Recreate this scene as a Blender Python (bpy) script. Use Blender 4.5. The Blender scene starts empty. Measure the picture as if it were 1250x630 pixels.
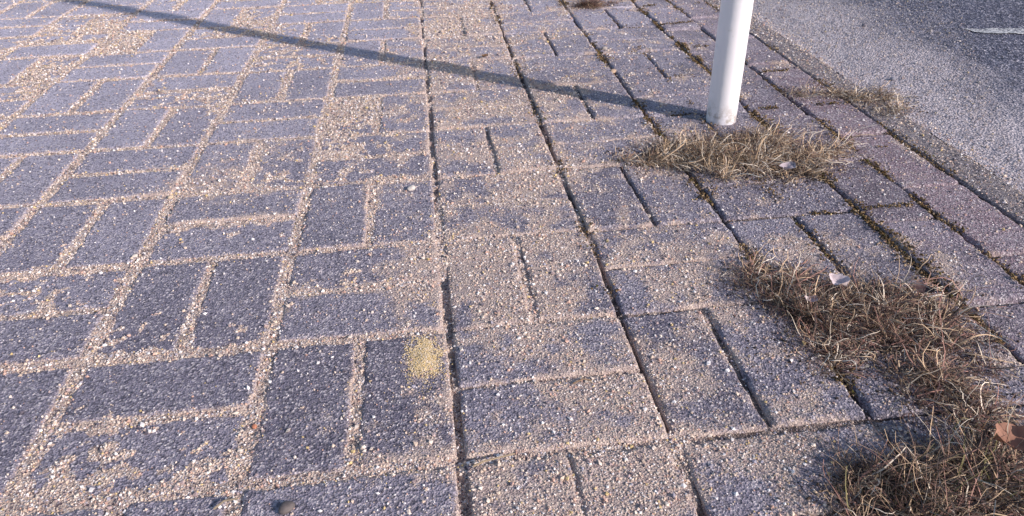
import bpy, math, numpy as np, bmesh
from mathutils import Euler, Vector
rng=np.random.default_rng(7)
C=0.2
scene=bpy.context.scene
# ---------------------------------------------------------------- camera
F=917.7; RX,RY,RZ=1.0112,0.0171,-0.1233; CAM=(-0.004,-0.489,0.5239)
cam=bpy.data.cameras.new("camera"); co=bpy.data.objects.new("camera",cam); scene.collection.objects.link(co)
co.location=CAM; co.rotation_euler=(RX,RY,RZ); cam.lens=F/1250*36; cam.sensor_width=36
cam.clip_start=0.01; cam.clip_end=500
scene.camera=co
# ---------------------------------------------------------------- noise
_T=rng.random((8,256,256)).astype(np.float32)
def vn(x,y,s=0):
    T=_T[s%8]; x=np.asarray(x)+37.3*s; y=np.asarray(y)+11.7*s
    xi=np.floor(x).astype(int); yi=np.floor(y).astype(int); fx=x-xi; fy=y-yi
    fx=fx*fx*(3-2*fx); fy=fy*fy*(3-2*fy)
    a=T[xi&255,yi&255]; b=T[(xi+1)&255,yi&255]; c=T[xi&255,(yi+1)&255]; d=T[(xi+1)&255,(yi+1)&255]
    return (a*(1-fx)+b*fx)*(1-fy)+(c*(1-fx)+d*fx)*fy
def fbm(x,y,s=0,o=4):
    r=0;a=0.5;t=0
    for i in range(o):
        r=r+a*vn(x*2**i,y*2**i,s+i); t+=a; a*=0.55
    return r/t
def sst(a,b,x): 
    t=np.clip((x-a)/(b-a),0,1); return t*t*(3-2*t)
# ---------------------------------------------------------------- sand density
def blob(x,y,cx,cy,rx,ry): return np.exp(-((x-cx)/rx)**2-((y-cy)/ry)**2)
def sand(x,y):
    X=x/C;Y=y/C
    w=np.interp(X,[-9,-5,-2.5,-1.4,-0.7,-0.25,0.1,0.5,1.0,1.5,2.2,3,4,4.3],[.04,.05,.05,.03,.08,.26,.42,.48,.43,.36,.30,.16,.1,.5])
    w=w+0.30*blob(X,Y,-1.7,3.1,0.6,0.9)+0.14*blob(X,Y,-1.6,5,0.8,2)
    for bx,by,rx,ry,a in ((.3,-.45,.25,.2,.4),(.75,-.35,.25,.25,.35),(.72,.36,.25,.14,.45),(.45,1.3,.28,.28,.4),(.75,1.75,.2,.3,.3),(.35,.72,.35,.15,.22),(.55,2.7,.4,.25,.25),(.4,4.4,.5,.3,.3),(.4,5.8,.5,.5,.22),(.5,7.2,.6,.7,.2),(-.6,3.6,.5,.4,.2),(1.4,3.4,.5,.2,.2),(1.5,1.4,.4,.3,.16),(-.2,.5,.13,.5,.3),(-.15,1.6,.15,.3,.25)):
        w=w+a*blob(X,Y,bx,by,rx,ry)
    w=w-0.12*blob(X,Y,0.2,0.45,0.3,0.3)-0.12*blob(X,Y,1.2,5.2,1.2,0.7)
    n=fbm(x/0.024,y/0.024,1,5)*0.55+fbm(x/0.10,y/0.10,3,3)*0.45
    n=(n-.5)*np.interp(X,[-4,-2.2,-1,0,1],[1.3,1.5,2.2,2.7,2.7])+.5
    return np.clip((w*0.9+n*0.62-0.03-.42)/.56,0,1)**1.15
# ---------------------------------------------------------------- mesh helper
def make_mesh(name,verts,faces,mat=None,attrs=None,smooth=True):
    me=bpy.data.meshes.new(name)
    verts=np.ascontiguousarray(verts,dtype=np.float32); faces=np.ascontiguousarray(faces,dtype=np.int32)
    n,k=faces.shape
    me.vertices.add(len(verts)); me.vertices.foreach_set("co",verts.ravel())
    me.loops.add(n*k); me.loops.foreach_set("vertex_index",faces.ravel())
    me.polygons.add(n); me.polygons.foreach_set("loop_start",np.arange(0,n*k,k,dtype=np.int32))
    try: me.polygons.foreach_set("loop_total",np.full(n,k,dtype=np.int32))
    except Exception: pass
    me.polygons.foreach_set("use_smooth",np.full(n,smooth))
    me.update(calc_edges=True)
    for an,av in (attrs or {}).items():
        av=np.asarray(av,dtype=np.float32)
        if av.ndim==1:
            a=me.attributes.new(an,'FLOAT','POINT'); a.data.foreach_set("value",av)
        else:
            a=me.attributes.new(an,'FLOAT_COLOR','POINT')
            if av.shape[1]==3: av=np.c_[av,np.ones(len(av),dtype=np.float32)]
            a.data.foreach_set("color",np.ascontiguousarray(av,dtype=np.float32).ravel())
    o=bpy.data.objects.new(name,me); scene.collection.objects.link(o)
    if mat: me.materials.append(mat)
    return o
def gridfaces(nu,nv,off=0):
    i=np.arange(nu-1)[:,None]*nv+np.arange(nv-1)[None,:]
    i=i.ravel()+off
    return np.stack([i,i+nv,i+nv+1,i+1],1)
# ---------------------------------------------------------------- node helper
class NT:
    def __init__(s,name):
        s.m=bpy.data.materials.new(name); s.m.use_nodes=True; s.t=s.m.node_tree; s.n=s.t.nodes; s.b=s.n["Principled BSDF"]
        s.tc=s.n.new("ShaderNodeTexCoord").outputs["Object"]
    def L(s,a,b): s.t.links.new(a,b)
    def put(s,inp,v):
        if isinstance(v,bpy.types.NodeSocket): s.L(v,inp)
        else: inp.default_value=v
    def attr(s,n,col=False):
        a=s.n.new("ShaderNodeAttribute"); a.attribute_name=n; return a.outputs["Color" if col else "Fac"]
    def noise(s,sc,det=3,rough=.55):
        a=s.n.new("ShaderNodeTexNoise"); a.inputs["Scale"].default_value=sc; a.inputs["Detail"].default_value=det; a.inputs["Roughness"].default_value=rough
        s.L(s.tc,a.inputs["Vector"]); return a.outputs["Fac"]
    def vor(s,sc,out="Distance",feat='F1'):
        a=s.n.new("ShaderNodeTexVoronoi"); a.feature=feat; a.inputs["Scale"].default_value=sc; s.L(s.tc,a.inputs["Vector"]); return a.outputs[out]
    def math(s,op,a,b=0.0,c=None,clamp=False):
        m=s.n.new("ShaderNodeMath"); m.operation=op; m.use_clamp=clamp; s.put(m.inputs[0],a); s.put(m.inputs[1],b)
        if c is not None: s.put(m.inputs[2],c)
        return m.outputs[0]
    def ramp(s,f,a,b,c0=0.0,c1=1.0):
        m=s.n.new("ShaderNodeMapRange"); m.interpolation_type='SMOOTHSTEP'; s.put(m.inputs[0],f)
        m.inputs[1].default_value=a;m.inputs[2].default_value=b;m.inputs[3].default_value=c0;m.inputs[4].default_value=c1
        return m.outputs[0]
    def mix(s,f,a,b,mode='MIX'):
        m=s.n.new("ShaderNodeMix"); m.data_type='RGBA'; m.blend_type=mode
        s.put(m.inputs[0],f)
        for i,v in ((6,a),(7,b)):
            if isinstance(v,tuple) and len(v)==3: v=(*v,1)
            s.put(m.inputs[i],v)
        return m.outputs[2]
    def scale(s,c,f):
        m=s.n.new("ShaderNodeVectorMath"); m.operation='SCALE'; s.L(c,m.inputs[0]); s.put(m.inputs[3],f); return m.outputs[0]
    def bump(s,h,dist,st=1.0,prev=None):
        m=s.n.new("ShaderNodeBump"); m.inputs["Distance"].default_value=dist; m.inputs["Strength"].default_value=st
        s.L(h,m.inputs["Height"])
        if prev is not None: s.L(prev,m.inputs["Normal"])
        return m.outputs[0]
    def sep(s,c):
        m=s.n.new("ShaderNodeSeparateColor"); s.L(c,m.inputs[0]); return m.outputs
    def fin(s,col,rough=.85,nor=None,spec=.3):
        s.put(s.b.inputs["Base Color"],(*col,1) if isinstance(col,tuple) and len(col)==3 else col); s.put(s.b.inputs["Roughness"],rough); s.b.inputs["Specular IOR Level"].default_value=spec
        if nor is not None: s.L(nor,s.b.inputs["Normal"])
        return s.m
SAND=(0.70,0.55,0.46); SAND2=(0.44,0.33,0.30)
def mat_paver():
    k=NT("concrete_paver")
    tint=k.attr("tint"); sd=k.attr("sand"); red=k.attr("red"); dirt_shade=k.attr("dirt_shade"); pale=k.attr("pale")
    base=k.mix(tint,(0.150,0.132,0.182),(0.270,0.240,0.305))
    base=k.mix(red,base,k.mix(tint,(0.20,0.135,0.16),(0.30,0.20,0.23)))
    blot=k.ramp(k.noise(22,4,.6),.35,.7)
    base=k.mix(k.math('MULTIPLY',blot,.4),base,(0.36,0.32,0.38))
    base=k.mix(pale,base,(0.62,0.57,0.70))  # lilac lightening: haze and sky sheen painted into the stone
    sp=k.sep(k.vor(430,"Color"))
    base=k.mix(k.math('MULTIPLY',k.ramp(sp[0],.70,.88),.7),base,(0.64,0.57,0.60))
    base=k.mix(k.math('MULTIPLY',k.ramp(sp[1],.58,.85),.65),base,(0.050,0.045,0.068))
    sp2=k.ramp(k.noise(900,2,.7),.3,.75,.5,1.5)
    n=k.noise(330,3,.85)
    mask=k.ramp(k.math('ADD',k.math('MULTIPLY',sd,.68),k.math('MULTIPLY',n,1.0)),.70,.94)
    sc=k.mix(k.ramp(sp[2],.2,.9),SAND2,SAND)
    col=k.mix(k.math('MULTIPLY',mask,.82),base,sc)
    col=k.mix(k.math('MULTIPLY',dirt_shade,.7),k.scale(col,sp2),(0.06,0.05,0.06))
    b=k.bump(k.vor(430),.0014,.9); b=k.bump(k.noise(800,2,.7),.0009,.8,b); b=k.bump(k.noise(120,2,.6),.0015,.5,b)
    return k.fin(col,.75,b,.4)
def mat_bed():
    k=NT("joint_sand"); s=k.attr("sandy")
    sp=k.sep(k.vor(480,"Color"))
    a=k.mix(sp[0],SAND2,SAND); a=k.mix(k.ramp(sp[1],.8,.95),a,(0.8,0.73,0.72)); a=k.mix(k.ramp(sp[2],.8,.95),a,(0.14,0.10,0.12))
    d=k.mix(sp[0],(0.035,0.03,0.036),(0.11,0.085,0.085))
    col=k.mix(s,d,a)
    b=k.bump(k.vor(480),.0015,1.0); b=k.bump(k.noise(900,2,.7),.0006,.8,b)
    return k.fin(col,.9,b,.2)
def mat_asphalt():
    k=NT("asphalt"); s=k.attr("sand")
    sp=k.sep(k.vor(230,"Color"))
    a=k.mix(sp[0],(0.055,0.057,0.095),(0.14,0.14,0.20)); a=k.mix(k.ramp(sp[1],.70,.93),a,(0.40,0.38,0.45)); a=k.mix(k.ramp(sp[2],.75,.95),a,(0.03,0.03,0.05))
    m=k.ramp(k.math('ADD',s,k.math('MULTIPLY',k.noise(170,4,.8),.9)),.55,1.0)
    a=k.mix(m,a,k.mix(sp[2],(0.28,0.25,0.29),(0.60,0.54,0.58)))
    b=k.bump(k.vor(230),.0035,1.0); b=k.bump(k.noise(700,3,.7),.001,.8,b)
    return k.fin(a,.75,b,.4)
def mat_vcol(name,rough=.85,spec=.25):
    k=NT(name); return k.fin(k.attr("col",True),rough,None,spec)
MP=mat_paver(); MB=mat_bed(); MA=mat_asphalt()
# ---------------------------------------------------------------- pavers
pav={k:[] for k in ("cx","cy","L","W","rot","z","tx","ty","red","tint","hi")}
def gap(x): return np.interp(x/C,[-2,-0.4,0.1,4],[.0118,.0105,.0062,.0055])
def add(cx,cy,w,h,red,hi,jit=1.0):
    g=gap(cx)
    w-=g;h-=g
    L,W,rot=(w,h,0) if w>=h else (h,w,1)
    pav["cx"].append(cx+rng.normal(0,.0011)*jit); pav["cy"].append(cy+rng.normal(0,.0011)*jit)
    pav["L"].append(L+rng.normal(0,.0007));pav["W"].append(W+rng.normal(0,.0007));pav["rot"].append(rot*math.pi/2+rng.normal(0,.006)*jit)
    pav["z"].append(rng.normal(0,.0010)); pav["tx"].append(rng.normal(0,.007)); pav["ty"].append(rng.normal(0,.011))
    pav["red"].append(red);pav["tint"].append(rng.random());pav["hi"].append(hi)
cellpav={}
def cell(i,j,hi):
    n=len(pav["cx"])
    if (i+j)%2==0:
        add((i+.5)*C,(j+.25)*C,C,C/2,0,hi);add((i+.5)*C,(j+.75)*C,C,C/2,0,hi)
    else:
        add((i+.25)*C,(j+.5)*C,C/2,C,0,hi);add((i+.75)*C,(j+.5)*C,C/2,C,0,hi)
    cellpav[(i,j)]=n
IX=(-9,3); JY=(-3,13)
for i in range(-36,3):
    for j in range(-20,44):
        cell(i,j,IX[0]<=i<IX[1] and JY[0]<=j<JY[1])
strip0=len(pav["cx"])
for j in range(-20,44):
    hi=JY[0]<=j<JY[1]
    add(3.25*C,(j+.30)*C,C/2,C,.5,hi); add(3.75*C,(j+.78)*C,C/2,C,.9,hi)
for k_ in pav: pav[k_]=np.array(pav[k_],float)
def prof(h,hi):
    if hi:
        e=np.array([0,.0006,.0014,.0026,.0042,.0065,.010]); n=int((2*h-.02)/.0045)
        inner=np.linspace(-h+.010,h-.010,n)[1:-1]
        return np.r_[-h,-h+e,inner,(h-e)[::-1],h]
    return np.array([-h,-h,-h+.003,0,h-.003,h,h])
def ptop(x,y,lx,ly,L,W,hi):
    wob=(vn(x/.006,y/.006,2)-.5)*.0024+(fbm(x/.02,y/.02,5,3)-.5)*.006
    dx=L/2-np.abs(lx); dy=W/2-np.abs(ly)
    R=.0058
    ax=np.clip(1-dx/R,0,1); ay=np.clip(1-dy/R,0,1)
    q=np.clip(np.sqrt(ax**2+ay**2)+wob/R*np.where(np.minimum(dx,dy)<R*1.2,1,0),0,1.0)
    return -.0044*(1-np.sqrt(np.clip(1-q**2,0,1)))
def rough_z(x,y): return (vn(x/.006,y/.006,4)-.5)*.0007+(fbm(x/.05,y/.05,6,3)-.5)*.0022
def build_group(idx,hi,L0,W0):
    us=prof(L0/2,hi); vs=prof(W0/2,hi); nu,nv=len(us),len(vs)
    U,V=np.meshgrid(us,vs,indexing='ij'); U=U.ravel();V=V.ravel()
    sk=np.zeros((nu,nv),bool); sk[0]=sk[-1]=True; sk[:,0]=sk[:,-1]=True; sk=sk.ravel()
    P=len(idx)
    L=pav["L"][idx][:,None];W=pav["W"][idx][:,None]
    lu=U[None]*L/L0; lv=V[None]*W/W0
    r=pav["rot"][idx][:,None]
    x=pav["cx"][idx][:,None]+lu*np.cos(r)-lv*np.sin(r); y=pav["cy"][idx][:,None]+lu*np.sin(r)+lv*np.cos(r)
    z=ptop(x,y,lu,lv,L,W,hi)+pav["z"][idx][:,None]+pav["tx"][idx][:,None]*lu+pav["ty"][idx][:,None]*lv
    if hi: z=z+rough_z(x,y)
    z=np.where(sk[None],z-.04,z)
    n=nu*nv
    f=(gridfaces(nu,nv)[None]+(np.arange(P)*n)[:,None,None]).reshape(-1,4)
    xs,ys=x.ravel(),y.ravel()
    de=np.minimum(L/2-np.abs(lu),W/2-np.abs(lv)).ravel()
    edge=np.exp(-np.clip(de,0,1)/.005)*np.interp(xs/C,[-1,0,1.5,3],[.6,.5,.25,.1])
    under=sum(a*blob(xs,ys,cx,cy,rx,ry) for cx,cy,rx,ry,a in ((.50,.60,.13,.07,.55),(.47,.15,.09,.10,.6),(.43,-.09,.11,.05,.6)))*(.5+fbm(xs/.012,ys/.012,4,3))  # soil-dark patches under the grass clumps, deepening their shade in colour
    at=dict(sand=np.clip(sand(xs,ys)+edge,0,1.2),tint=np.repeat(pav["tint"][idx],n),red=np.repeat(pav["red"][idx],n),
        dirt_shade=np.clip(under+sst(.45,.8,fbm(xs/.09,ys/.09,2,3))*np.interp(xs/C,[-1,1.5,3,4.5],[0,.15,.45,.25])+.4*blob(xs/C,ys/C,1.4,5.0,1.2,.5)*fbm(xs/.03,ys/.03,2,4),0,1),  # patchy dirt, painted grass shade, and a darker stone zone past the pole
        pale=np.clip((-.75*xs/C+1.1*ys/C-2.0)/10,0,.9)*(.6+.8*fbm(xs/.1,ys/.1,5,3)))  # rises toward the far left, putting haze into the stone colour
    return np.c_[xs,ys,z.ravel()],f,at
Vs=[];Fs=[];As=[];off=0
for hi in (True,False):
    idx=np.where(pav["hi"]==hi)[0]
    v,f,a=build_group(idx,hi,.194,.094); Vs.append(v);Fs.append(f+off);As.append(a);off+=len(v)
V=np.concatenate(Vs);Fc=np.concatenate(Fs);A={k:np.concatenate([a[k] for a in As]) for k in As[0]}
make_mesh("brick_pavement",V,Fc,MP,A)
TAB=np.full((60,80),-1)
for (a,b),n in cellpav.items(): TAB[a+40,b+25]=n
def bed(x,y):
    X=x/C
    d=np.interp(X,[-2,-.6,-.2,.2,1.5,3],[.0016,.0018,.0025,.0040,.0055,.0065])
    for k,dd in ((0,.006),(1,.007),(2,.004)):
        d=d+dd*np.exp(-((X-k)/.05)**2)*sst(.42,.58,fbm(x/.04,y/.04,k+2,3))
    s=sand(x,y)
    n=fbm(x/.012,y/.012,5,4)
    z=-d+(n-.5)*.004+.0022*s
    sandy=np.clip(np.interp(X,[-2,-.2,.3,1.2,2,3],[1,1,.75,.45,.3,.15])+ (s-.4)*.6+(n-.5)-d*30+.15,0,1)
    return z,sandy
def surf(x,y):
    """height of the paved surface, joint flag, distance to the stone edge"""
    X=x/C;Y=y/C; i=np.floor(X).astype(int); j=np.floor(Y).astype(int)
    fx=X-i;fy=Y-j
    n=TAB[np.clip(i+40,0,59),np.clip(j+25,0,79)]
    p=n+np.where((i+j)%2==0,fy>.5,fx>.5).astype(int)
    st=(i>=3); hasr=(X>=3.5)
    jj=np.floor(np.where(hasr,Y-.28,Y+.20)).astype(int)
    p=np.where(st,strip0+2*np.clip(jj+20,0,63)+hasr,p)
    ok=(n>=0)|st; p=np.where(ok,p,0)
    dx=x-pav["cx"][p];dy=y-pav["cy"][p];r=pav["rot"][p]
    lu=dx*np.cos(r)+dy*np.sin(r); lv=-dx*np.sin(r)+dy*np.cos(r)
    de=np.minimum(pav["L"][p]/2-np.abs(lu),pav["W"][p]/2-np.abs(lv))
    ins=(de>.0008)&ok&(X<4.02)
    z=ptop(x,y,lu,lv,pav["L"][p],pav["W"][p],True)+pav["z"][p]+pav["tx"][p]*lu+pav["ty"][p]*lv+rough_z(x,y)
    zb,_=bed(x,y)
    top=ins&(z>zb); z=np.where(top,z,zb)
    z=np.where(x>.803,-.0005,z); z=np.where(x>.871,-.004,z)
    return z,~top&(x<.803),de
xs=np.arange(-1.9,.875,.004); ys=np.arange(-.6,2.6,.004)
X_,Y_=np.meshgrid(xs,ys,indexing='ij'); X_=X_.ravel();Y_=Y_.ravel()
zb,sy=bed(X_,Y_)
make_mesh("joint_sand",np.c_[X_,Y_,zb],gridfaces(len(xs),len(ys)),MB,dict(sandy=sy))
bv=np.array([[-7.3,-4.1,-.016],[.8,-4.1,-.016],[.8,8.9,-.016],[-7.3,8.9,-.016]])
make_mesh("paving_bed",bv,np.array([[0,1,2,3]]),MB,dict(sandy=[.6]*4))
# flush kerb edging stones
kk=NT("kerb_concrete"); ks=kk.sep(kk.vor(430,"Color"))
kc=kk.mix(kk.noise(60,5,.7),(0.16,0.14,0.17),(0.36,0.32,0.35)); kc=kk.mix(kk.ramp(kk.noise(160,4,.8),.45,.65),kc,kk.mix(ks[0],(.3,.25,.25),(0.6,0.52,0.50))); kc=kk.mix(kk.math('MULTIPLY',kk.ramp(ks[1],.6,.85),.7),kc,(.05,.045,.06))
b_=kk.bump(kk.vor(430),.002,1.0); MK=kk.fin(kc,.85,kk.bump(kk.noise(500,4,.75),.0025,.9,b_),.3)
Vk=[];Fk=[];off=0
for j in range(-5,14):
    y0=j*.6-1+.02
    us=prof(.0335,True)
    e=np.array([0,.001,.003,.006]); vs=np.r_[-.297,-.297+e,np.linspace(-.29,.29,120),(.297-e)[::-1],.297]
    U,V2=np.meshgrid(us,vs,indexing='ij'); sk=np.zeros(U.shape,bool); sk[0]=sk[-1]=True; sk[:,0]=sk[:,-1]=True
    x=U+.836+(fbm(V2/.03+j*9,U*0+3,4,3)-.5)*.006*(U>0); y=V2+y0+.3
    dx=.0335-np.abs(U); dy=.297-np.abs(V2); q=np.clip(np.hypot(np.clip(1-dx/.009,0,1),np.clip(1-dy/.006,0,1)),0,1)
    z=-.006*(1-np.sqrt(1-q*q))-.0015+(fbm(x/.02,y/.02,3,4)-.5)*.005
    z=np.where(sk,z-.05,z)
    Vk.append(np.c_[x.ravel(),y.ravel(),z.ravel()]);Fk.append(gridfaces(*U.shape)+off);off+=U.size
make_mesh("kerb_edging",np.concatenate(Vk),np.concatenate(Fk),MK)
# ---------------------------------------------------------------- asphalt road
xa=np.r_[np.arange(.871,2.4,.005),np.linspace(2.45,7,20)]; ya=np.r_[np.linspace(-60,-.7,40),np.arange(-.6,3,.005),np.linspace(3.1,60,40)]
X_,Y_=np.meshgrid(xa,ya,indexing='ij'); X_=X_.ravel();Y_=Y_.ravel()
near=(X_<2.42)
za=-.005+(fbm(X_/.03,Y_/.03,2,4)-.5)*.004*near+(vn(X_/.007,Y_/.007,6)-.5)*.0022*near
sa=np.interp(X_,[.87,.93,1.02,1.12,1.28,1.5],[.62,.54,.48,.36,.08,0])+(fbm(X_/.08,Y_/.2,4,4)-.5)*.5
make_mesh("asphalt_road",np.c_[X_,Y_,za],gridfaces(len(xa),len(ya)),MA,dict(sand=np.clip(sa,0,1)))
# worn painted mark on the road
th=np.linspace(0,2*math.pi,90,endpoint=False); rr=np.linspace(0.001,1,14)
RR,TH=np.meshgrid(rr,th,indexing='ij'); kx=.17*np.sign(np.cos(TH))*np.abs(np.cos(TH))**.7*(1+.35*(fbm(np.cos(TH)*3+5,np.sin(TH)*3+5,3,3)-.5)); ky=.026*np.sign(np.sin(TH))*np.abs(np.sin(TH))**.6*(1+.6*(fbm(np.cos(TH)*6+5,np.sin(TH)*6+5,1,3)-.5))
a_=-.25; px=RR*kx; py=RR*ky; mxv=1.50+px*math.cos(a_)-py*math.sin(a_); myv=1.185+px*math.sin(a_)+py*math.cos(a_)
mz_=-.0030+(fbm(mxv/.03,myv/.03,2,4)-.5)*.004
ii=np.arange(13)[:,None]*90; jj=np.arange(90)[None]; j2=(jj+1)%90
mf=np.stack([(ii+jj).ravel(),(ii+90+jj).ravel(),(ii+90+j2).ravel(),(ii+j2).ravel()],1)
km=NT("worn_road_paint"); kcm=km.mix(km.ramp(km.noise(150,4,.8),.42,.6),(.14,.14,.17),(.75,.74,.76)); MMk=km.fin(kcm,.6,km.bump(km.noise(300,4,.7),.002),.4)
make_mesh("road_marking",np.c_[mxv.ravel(),myv.ravel(),mz_.ravel()],mf,MMk)
kg=NT("verge_soil"); gc=kg.mix(kg.noise(3,6,.65),(0.07,0.075,0.035),(0.17,0.14,0.09)); MG=kg.fin(gc,.95,kg.bump(kg.noise(30,5,.7),.02),.1)
make_mesh("ground",np.array([[-200,-200,-.07],[200,-200,-.07],[200,200,-.07],[-200,200,-.07]]),np.array([[0,1,2,3]]),MG)
# ---------------------------------------------------------------- loose grains (one mesh)
OCT=np.array([[1,0,0],[-1,0,0],[0,1,0],[0,-1,0],[0,0,1],[0,0,-1]],float)
OF=np.array([[0,2,4],[2,1,4],[1,3,4],[3,0,4],[2,0,5],[1,2,5],[3,1,5],[0,3,5]])
def randrot(n):
    q=rng.normal(size=(n,4)); q/=np.linalg.norm(q,axis=1)[:,None]; w,x,y,z=q.T
    return np.stack([np.stack([1-2*(y*y+z*z),2*(x*y-z*w),2*(x*z+y*w)],1),np.stack([2*(x*y+z*w),1-2*(x*x+z*z),2*(y*z-x*w)],1),np.stack([2*(x*z-y*w),2*(y*z+x*w),1-2*(x*x+y*y)],1)],1)
def grains(name,x,y,z,r,col,mat,lo=.65):
    n=len(x); sc=r[:,None]*rng.uniform(lo,1.2,(n,3))
    v=OCT[None]*sc[:,None,:]*rng.uniform(.75,1.15,(n,6,1)); v=np.einsum('nij,nkj->nki',randrot(n),v)
    v[:,:,2]*=.8
    v+=np.stack([x,y,z+r*.35],1)[:,None,:]
    f=(OF[None]+(np.arange(n)*6)[:,None,None]).reshape(-1,3)
    return make_mesh(name,v.reshape(-1,3),f,mat,dict(col=np.repeat(col,6,axis=0)),smooth=False)
MGR=mat_vcol("sand_grain",.7,.4)
PAL=np.array([[.70,.54,.44],[.76,.64,.56],[.88,.82,.82],[.60,.38,.31],[.40,.30,.30],[.13,.11,.14],[.70,.52,.26],[.38,.35,.42]])
PW=np.array([.24,.22,.16,.1,.11,.06,.04,.07])
def pal(n): return PAL[rng.choice(len(PAL),n,p=PW)]*rng.uniform(.8,1.12,(n,1))
N=2000000
yy=-.3+2.6*rng.random(N)**1.5; xx=rng.uniform(-1.5,1.5,N)
keep=(xx>-.75-.45*(yy))&(xx<.55+.55*(yy+.2)); xx=xx[keep];yy=yy[keep]
z,isj,de=surf(xx,yy); s=sand(xx,yy); _,sy=bed(xx,yy)
fine=sst(.35,.62,fbm(xx/.005,yy/.005,2,3)+s*.15)
edge=np.exp(-np.clip(de,0,1)/.004)*np.interp(xx/C,[-1,0,1.5,3],[.5,.45,.2,.1])
veil=np.interp(xx/C,[-3,-1,0,1,2,3,4],[.05,.03,.12,.18,.18,.10,.06])
pr=np.where(isj,.2+.8*sy,.012+veil*fine+.85*s**1.1*fine+edge)
pr=np.where(xx>.803,.35,pr); pr=np.where(xx>.871,np.interp(xx,[.87,.95,1.2,1.5],[.42,.25,.16,.03]),pr)
k=rng.random(len(xx))<pr*.6
xx,yy,z=xx[k],yy[k],z[k]
NG=len(xx)
r=np.clip(rng.lognormal(math.log(.00082),.46,NG),.0004,.0030)*np.interp(yy,[0,2],[1,1.5])
cg=pal(NG); gm=(xx>.9)[:,None]; cg=np.where(gm,cg*.5+.12*np.array([1,1,1.15]),cg)
# little heap of yellow sand
nh=7000; a1=rng.normal(0,.7,nh); a2=rng.normal(0,.7,nh); hx_=-.030+a1*.014; hy_=.152+a2*.026
kh=fbm(hx_/.01,hy_/.01,3,3)+.45*rng.random(nh)+.20-.32*np.hypot(a1,a2)>.52; hx_,hy_,a1,a2=hx_[kh],hy_[kh],a1[kh],a2[kh]
hz,_,_=surf(hx_,hy_); hz=np.maximum(hz,-.001)+.003*np.exp(-(a1**2+a2**2)*2)*rng.random(len(hx_))**.5
hc=np.where(rng.random((len(hx_),1))<.65,np.array([[.74,.56,.30]]),np.array([[.74,.62,.50]]))*rng.uniform(.65,1.12,(len(hx_),1))
grains("loose_sand",np.r_[xx,hx_],np.r_[yy,hy_],np.r_[z,hz],np.r_[r,rng.uniform(.0005,.0011,len(hx_))],np.r_[cg,hc],MGR)
# ---------------------------------------------------------------- pole
kp=NT("white_paint"); obz=kp.n.new("ShaderNodeSeparateXYZ"); kp.L(kp.tc,obz.inputs[0])
low=kp.ramp(obz.outputs[2],.0,.05,1,0)
dm=kp.math('MULTIPLY',low,kp.ramp(kp.noise(60,5,.7),.4,.65))
st=kp.ramp(kp.noise(14,5,.75),.58,.68)
pc=kp.mix(kp.ramp(kp.noise(4,3),.3,.7),(0.86,0.83,0.88),(0.78,0.76,0.82)); pc=kp.mix(kp.math('MULTIPLY',st,.35),pc,(0.45,0.45,0.36)); pc=kp.mix(kp.math('MULTIPLY',dm,.8),pc,(0.30,0.25,0.2))
MPo=kp.fin(pc,.42,kp.bump(kp.noise(90,3),.0006,.4),.5)
def lathe(name,prof_,mat,loc,seg=64):
    th=np.linspace(0,2*math.pi,seg,endpoint=False); v=[]
    for r_,z_ in prof_: v.append(np.c_[r_*np.cos(th),r_*np.sin(th),np.full(seg,z_)])
    v=np.concatenate(v); f=[]; i=np.arange(seg)
    for a in range(len(prof_)-1): f.append(np.stack([a*seg+i,a*seg+(i+1)%seg,(a+1)*seg+(i+1)%seg,(a+1)*seg+i],1))
    o=make_mesh(name,v,np.concatenate(f),mat); o.location=loc; return o
R=.0268
pole=bpy.data.objects.new("white_metal_pole",None); scene.collection.objects.link(pole); pole.location=(.530,.764,0)
sh=lathe("shaft",[(R,-.05),(R,.0),(R,.3),(R,1.5),(R,2.6)],MPo,(0,0,0)); sh.parent=pole
cap=lathe("cap",[(R+.0002,2.59),(R+.002,2.592),(R+.002,2.61),(R-.004,2.622),(R-.016,2.63),(.0001,2.632)],MPo,(0,0,0)); cap.parent=pole
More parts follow.
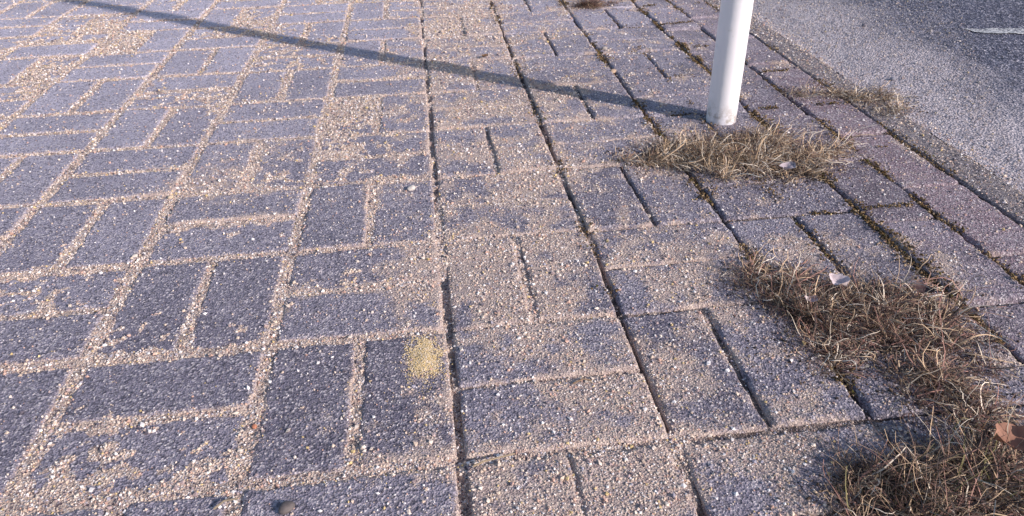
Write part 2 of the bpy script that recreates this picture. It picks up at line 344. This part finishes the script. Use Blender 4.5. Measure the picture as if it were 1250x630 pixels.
# ---------------------------------------------------------------- dry grass
MGr=mat_vcol("dry_grass",.7,.3)
GC=dict(straw=np.array([.58,.41,.27]),pale=np.array([.82,.70,.58]),brown=np.array([.22,.135,.105]),red=np.array([.32,.17,.14]),dark=np.array([.06,.043,.042]),green=np.array([.16,.14,.06]))
def blades(roots,length,elev,width,cols,curl=1.0,seg=7,az=None,tone=1.0):
    n=len(roots); az=rng.uniform(0,2*math.pi,n) if az is None else az
    el=elev*rng.uniform(.25,1.7,n)
    Lm=length*rng.uniform(.35,1.35,n); p=np.c_[roots,np.zeros(n)]; z0,_,_=surf(p[:,0],p[:,1]); p[:,2]=z0-.001+rng.random(n)**2*.010
    daz=rng.normal(0,.18*curl,n); del_=-rng.uniform(.04,.40,n)*curl
    w=width*rng.uniform(.5,1.4,n); pts=[]
    for i in range(seg+1):
        side=np.c_[-np.sin(az),np.cos(az),rng.normal(0,.1,n)]
        d=np.c_[np.cos(el)*np.cos(az),np.cos(el)*np.sin(az),np.sin(el)]
        ww=(w*(1-.7*i/seg)/2)[:,None]
        pts.append(p-side*ww);pts.append(p+side*ww+np.c_[np.zeros(n),np.zeros(n),w*.3])
        p=p+d*(Lm/seg)[:,None]
        az=az+daz+rng.normal(0,.28*curl,n); el=el+del_+rng.normal(0,.22*curl,n)
        el=np.where((p[:,2]<.004)&(el<0),np.abs(el)*.5,el)
        p[:,2]=np.maximum(p[:,2],.0015)
    v=np.stack(pts,1); m=2*(seg+1)
    fb=np.array([[2*i,2*i+1,2*i+3,2*i+2] for i in range(seg)])
    f=(fb[None]+(np.arange(n)*m)[:,None,None]).reshape(-1,4)
    names=list(cols); wts=np.array([cols[c] for c in names],float); wts/=wts.sum()
    cc=np.array([GC[c] for c in names])[rng.choice(len(names),n,p=wts)]*rng.uniform(.7,1.2,(n,1))*np.reshape(tone,(-1,1))
    return v.reshape(-1,3),f,np.repeat(cc,m,axis=0)
CH=[[],[],[]]
def clump(name,spots,cols,k=1.0):
    V=[];Fq=[];Cc=[];off=0
    for (x,y,rx,ry,n,ln,el) in spots:
        x/=1000;y/=1000;rx/=1000;ry/=1000; n=int(n*k)
        nt=max(5,n//38); tx=rng.normal(0,.68,nt)*rx+x; ty=rng.normal(0,.68,nt)*ry+y
        tl=rng.uniform(.55,1.45,nt); tt=rng.uniform(.45,1.25,nt)
        t=rng.integers(0,nt,n); ox=rng.normal(0,.0045,(n,2)); roots=np.c_[tx[t],ty[t]]+ox; az=np.arctan2(ox[:,1],ox[:,0])+rng.normal(0,.7,n)
        m=int(n*.9); t2=rng.integers(0,nt,m); r2=np.c_[tx[t2]+rng.normal(0,.016,m),ty[t2]+rng.normal(0,.016,m)]
        q=n//9
        for (rr,l,e,w,cu,az_,to) in ((roots,ln*tl[t],el,.0010,1.1,az,tt[t]),(r2,ln*.40,.45,.0010,2.4,None,tt[t2]),(roots[:q],ln*1.3,el*.8,.0014,.6,az[:q],np.full(q,1.1))):
            a,b,c=blades(rr,l,e,w,cols,cu,az=az_,tone=to); V.append(a);Fq.append(b+off);Cc.append(c);off+=len(a)
        nc=int(n*1.5); cx=x+rng.normal(0,.95,nc)*rx; cy=y+rng.normal(0,.95,nc)*ry; CH[0].append(cx);CH[1].append(cy)
    return make_mesh(name,np.concatenate(V),np.concatenate(Fq),MGr,dict(col=np.concatenate(Cc)))
clump("dry_grass_clump",[(355,612,50,30,300,.036,.5),(410,635,45,28,300,.038,.5),(444,632,60,38,480,.044,.65),(500,574,60,48,700,.048,.65),(545,560,50,48,620,.048,.65),(605,567,55,30,420,.044,.55),(564,643,60,30,450,.044,.6)],dict(straw=4,pale=2.4,brown=2.6,dark=1.4))
clump("dry_grass_clump",[(408,226,38,22,400,.036,.5),(452,177,48,38,720,.042,.65),(496,155,46,34,780,.045,.7),(510,100,40,34,620,.042,.65),(405,100,42,30,280,.036,.45),(490,29,36,28,380,.038,.5),(497,-19,34,24,300,.036,.5)],dict(straw=2.6,pale=1.3,brown=2.8,red=2.4,dark=1.8))
clump("dry_grass_clump",[(340,-90,30,14,260,.036,.5),(398,-90,32,20,440,.044,.7),(445,-88,32,20,580,.048,.7),(480,-97,32,28,600,.05,.7),(398,-120,40,10,320,.047,.7)],dict(straw=2.2,pale=.8,brown=3,dark=2.6,green=.5,red=1.2))
clump("dry_grass_clump",[(790,840,60,40,220,.038,.4),(860,825,50,30,180,.042,.4),(876,760,30,25,90,.036,.4)],dict(straw=3,pale=2,brown=2,dark=.6))
clump("dry_grass_clump",[(473,1624,35,22,380,.046,.7)],dict(brown=3,red=2,dark=1.8,straw=1.3))
# chaff and crumbs of soil shed around the clumps
cx,cy=np.concatenate(CH[0]),np.concatenate(CH[1]); cz,_,_=surf(cx,cy); nc=len(cx)
cc=np.array([[.10,.07,.055],[.30,.20,.14],[.05,.04,.038],[.55,.42,.30]])[rng.choice(4,nc,p=[.35,.25,.25,.15])]*rng.uniform(.7,1.2,(nc,1))
grains("soil_crumbs",cx,cy,cz,rng.uniform(.0007,.0024,nc),cc,mat_vcol("soil_crumb",.9,.1),lo=.25)
# ---------------------------------------------------------------- moss in joints
MM=mat_vcol("moss",.9,.1)
mx=[];my=[]
for X0,lo,hi_,dn in ((2,.0,2.2,.55),(2.5,.2,1.9,.2),(3,-.1,2.0,1.0),(3.5,.1,1.9,.55),(4,.2,1.6,.3),(1,.2,1.8,.15)):
    n=int(9000*dn*(hi_-lo)/2); y=rng.uniform(lo,hi_,n); cl=fbm(y/.05,y*0+X0,3,3); x=X0*C+rng.normal(0,1,n)*(.0025+.006*sst(.5,.7,cl))
    kp_=cl+.12*dn>.57; mx.append(x[kp_]);my.append(y[kp_])
for j in range(0,9):
    n=500; x=rng.uniform(.4,.8,n); y=j*C+rng.normal(0,.003,n); kp_=fbm(x/.04,y*0+j,4,3)>.6; mx.append(x[kp_]);my.append(y[kp_])
mx=np.concatenate(mx);my=np.concatenate(my);mz,_,_=surf(mx,my); nm=len(mx)
mc=np.array([[.16,.10,.045],[.08,.055,.035],[.30,.20,.11],[.05,.04,.03],[.42,.31,.20],[.12,.105,.03]])[rng.choice(6,nm,p=[.25,.25,.19,.15,.1,.06])]*rng.uniform(.7,1.2,(nm,1))
grains("moss",mx,my,np.maximum(mz,-.005)+rng.uniform(0,.004,nm),rng.uniform(.0008,.0024,nm),mc,MM)
# ---------------------------------------------------------------- leaves, pebbles, twigs
ML=mat_vcol("dead_leaf",.7,.3)
def leaf(x,y,size,rot,col,z=.008,curl=.6):
    x/=1000;y/=1000; n=15; u=x*900; v=y*700
    a=np.linspace(-1,1,n); b=np.linspace(-1,1,9); A_,B_=np.meshgrid(a,b,indexing='ij')
    wd=.42*np.sqrt(np.clip(1-A_**2,0,1))*(1-.25*A_)*(1+.25*(fbm(A_*5+u,B_*0+v,4,2)-.5))+.02
    px=A_*size/2; py=B_*wd*size; pz=(B_**2)*size*.28*curl+(A_**2)*size*.15*curl+(fbm(A_*2+u,B_*2+v,2,2)-.5)*size*.25-np.exp(-(B_/.12)**2)*size*.02
    c,s_=math.cos(rot),math.sin(rot)
    V=np.c_[(px*c-py*s_).ravel(),(px*s_+py*c).ravel(),pz.ravel()]
    cc=np.array(col)[None]*(0.7+.6*fbm(A_.ravel()*4+u,B_.ravel()*4,5,3))[:,None]
    o=make_mesh("dead_leaf",V,gridfaces(n,9),ML,dict(col=cc)); o.location=(x,y,z)
leaf(532,494,.026,.6,(.42,.35,.38),.026); leaf(449,180,.024,2.0,(.60,.50,.52),.034); leaf(414,168,.015,.2,(.45,.36,.38),.020)
leaf(480,-76,.036,-.3,(.32,.16,.11),.034); leaf(543,159,.022,-.7,(.08,.045,.045),.026); leaf(135,1206,.016,.4,(.22,.13,.08),.004)
MPb=mat_vcol("pebble_stone",.75,.4)
def pebble(x,y,r_,col):
    x/=1000;y/=1000; u=x*900;v=y*700
    bm=bmesh.new(); bmesh.ops.create_icosphere(bm,subdivisions=3,radius=1)
    V=np.array([w.co[:] for w in bm.verts]); f=np.array([[q.index for q in t.verts] for t in bm.faces]); bm.free()
    V*=1+.5*(fbm(V[:,0]*1.3+u,V[:,1]*1.3+V[:,2]+v,3,3)[:,None]-.5); V*=np.array([1.2,.9,.65])*r_
    o=make_mesh("pebble",V,f,MPb,dict(col=np.tile(np.array(col),(len(V),1))*rng.uniform(.85,1.1,(len(V),1)))); z0,_,_=surf(np.array([x]),np.array([y])); o.location=(x,y,float(z0[0])+r_*.45); o.rotation_euler[2]=rng.uniform(0,6)
for x_,y_,r_,c in ((400,1069,.008,(.42,.30,.22)),(-39,564,.006,(.55,.5,.47)),(-409,422,.0035,(.6,.52,.47)),(-406,595,.004,(.5,.4,.3)),(418,1225,.006,(.35,.3,.28)),(957,922,.005,(.2,.2,.25)),(176,690,.003,(.55,.45,.35)),(1108,1312,.006,(.25,.22,.25)),(-152,-34,.006,(.12,.10,.10)),(-197,74,.0025,(.5,.2,.12)),(-186,1257,.004,(.4,.33,.3)),(250,905,.004,(.45,.38,.33)),(300,430,.003,(.5,.42,.36))): pebble(x_,y_,r_,c)
def twig(pts,r_,col):
    cu=bpy.data.curves.new("twig",'CURVE'); cu.dimensions='3D'; cu.bevel_depth=r_; sp=cu.splines.new('POLY'); sp.points.add(len(pts)-1)
    for i,(x,y,z_) in enumerate(pts):
        sp.points[i].co=(x/1000,y/1000,z_,1); sp.points[i].radius=1-.5*i/len(pts)
    k=NT("twig_bark"); cu.materials.append(k.fin(k.mix(k.noise(200),col,tuple(c*.5 for c in col)),.8)); o=bpy.data.objects.new("twig",cu); scene.collection.objects.link(o)
twig([(11,-10,.003),(22,-7,.005),(50,-1,.004)],.0011,(.42,.32,.22))
twig([(-214,-27,.003),(-206,-21,.005),(-195,-18,.003)],.0012,(.30,.24,.18))
twig([(122,88,.002),(133,91,.004),(142,90,.002)],.0009,(.3,.2,.13))
# ---------------------------------------------------------------- light
se=math.radians(25); hx,hy=.787,-.617
sun=bpy.data.lights.new("sun",'SUN'); sun.energy=5; sun.angle=math.radians(.9); sun.color=(1,.91,.85)
so=bpy.data.objects.new("sun",sun); scene.collection.objects.link(so)
d=Vector((hx*math.cos(se),hy*math.cos(se),math.sin(se))); so.rotation_euler=(-d).to_track_quat('-Z','Y').to_euler()
w=bpy.data.worlds.new("World"); scene.world=w; w.use_nodes=True; nt=w.node_tree
sky=nt.nodes.new("ShaderNodeTexSky"); sky.sky_type='NISHITA'; sky.sun_disc=False; sky.sun_elevation=se; sky.sun_rotation=math.atan2(hx,hy)
bg=nt.nodes["Background"]; nt.links.new(sky.outputs[0],bg.inputs[0]); bg.inputs[1].default_value=.15
scene.view_settings.view_transform='Standard'; scene.view_settings.look='None'; scene.view_settings.exposure=0
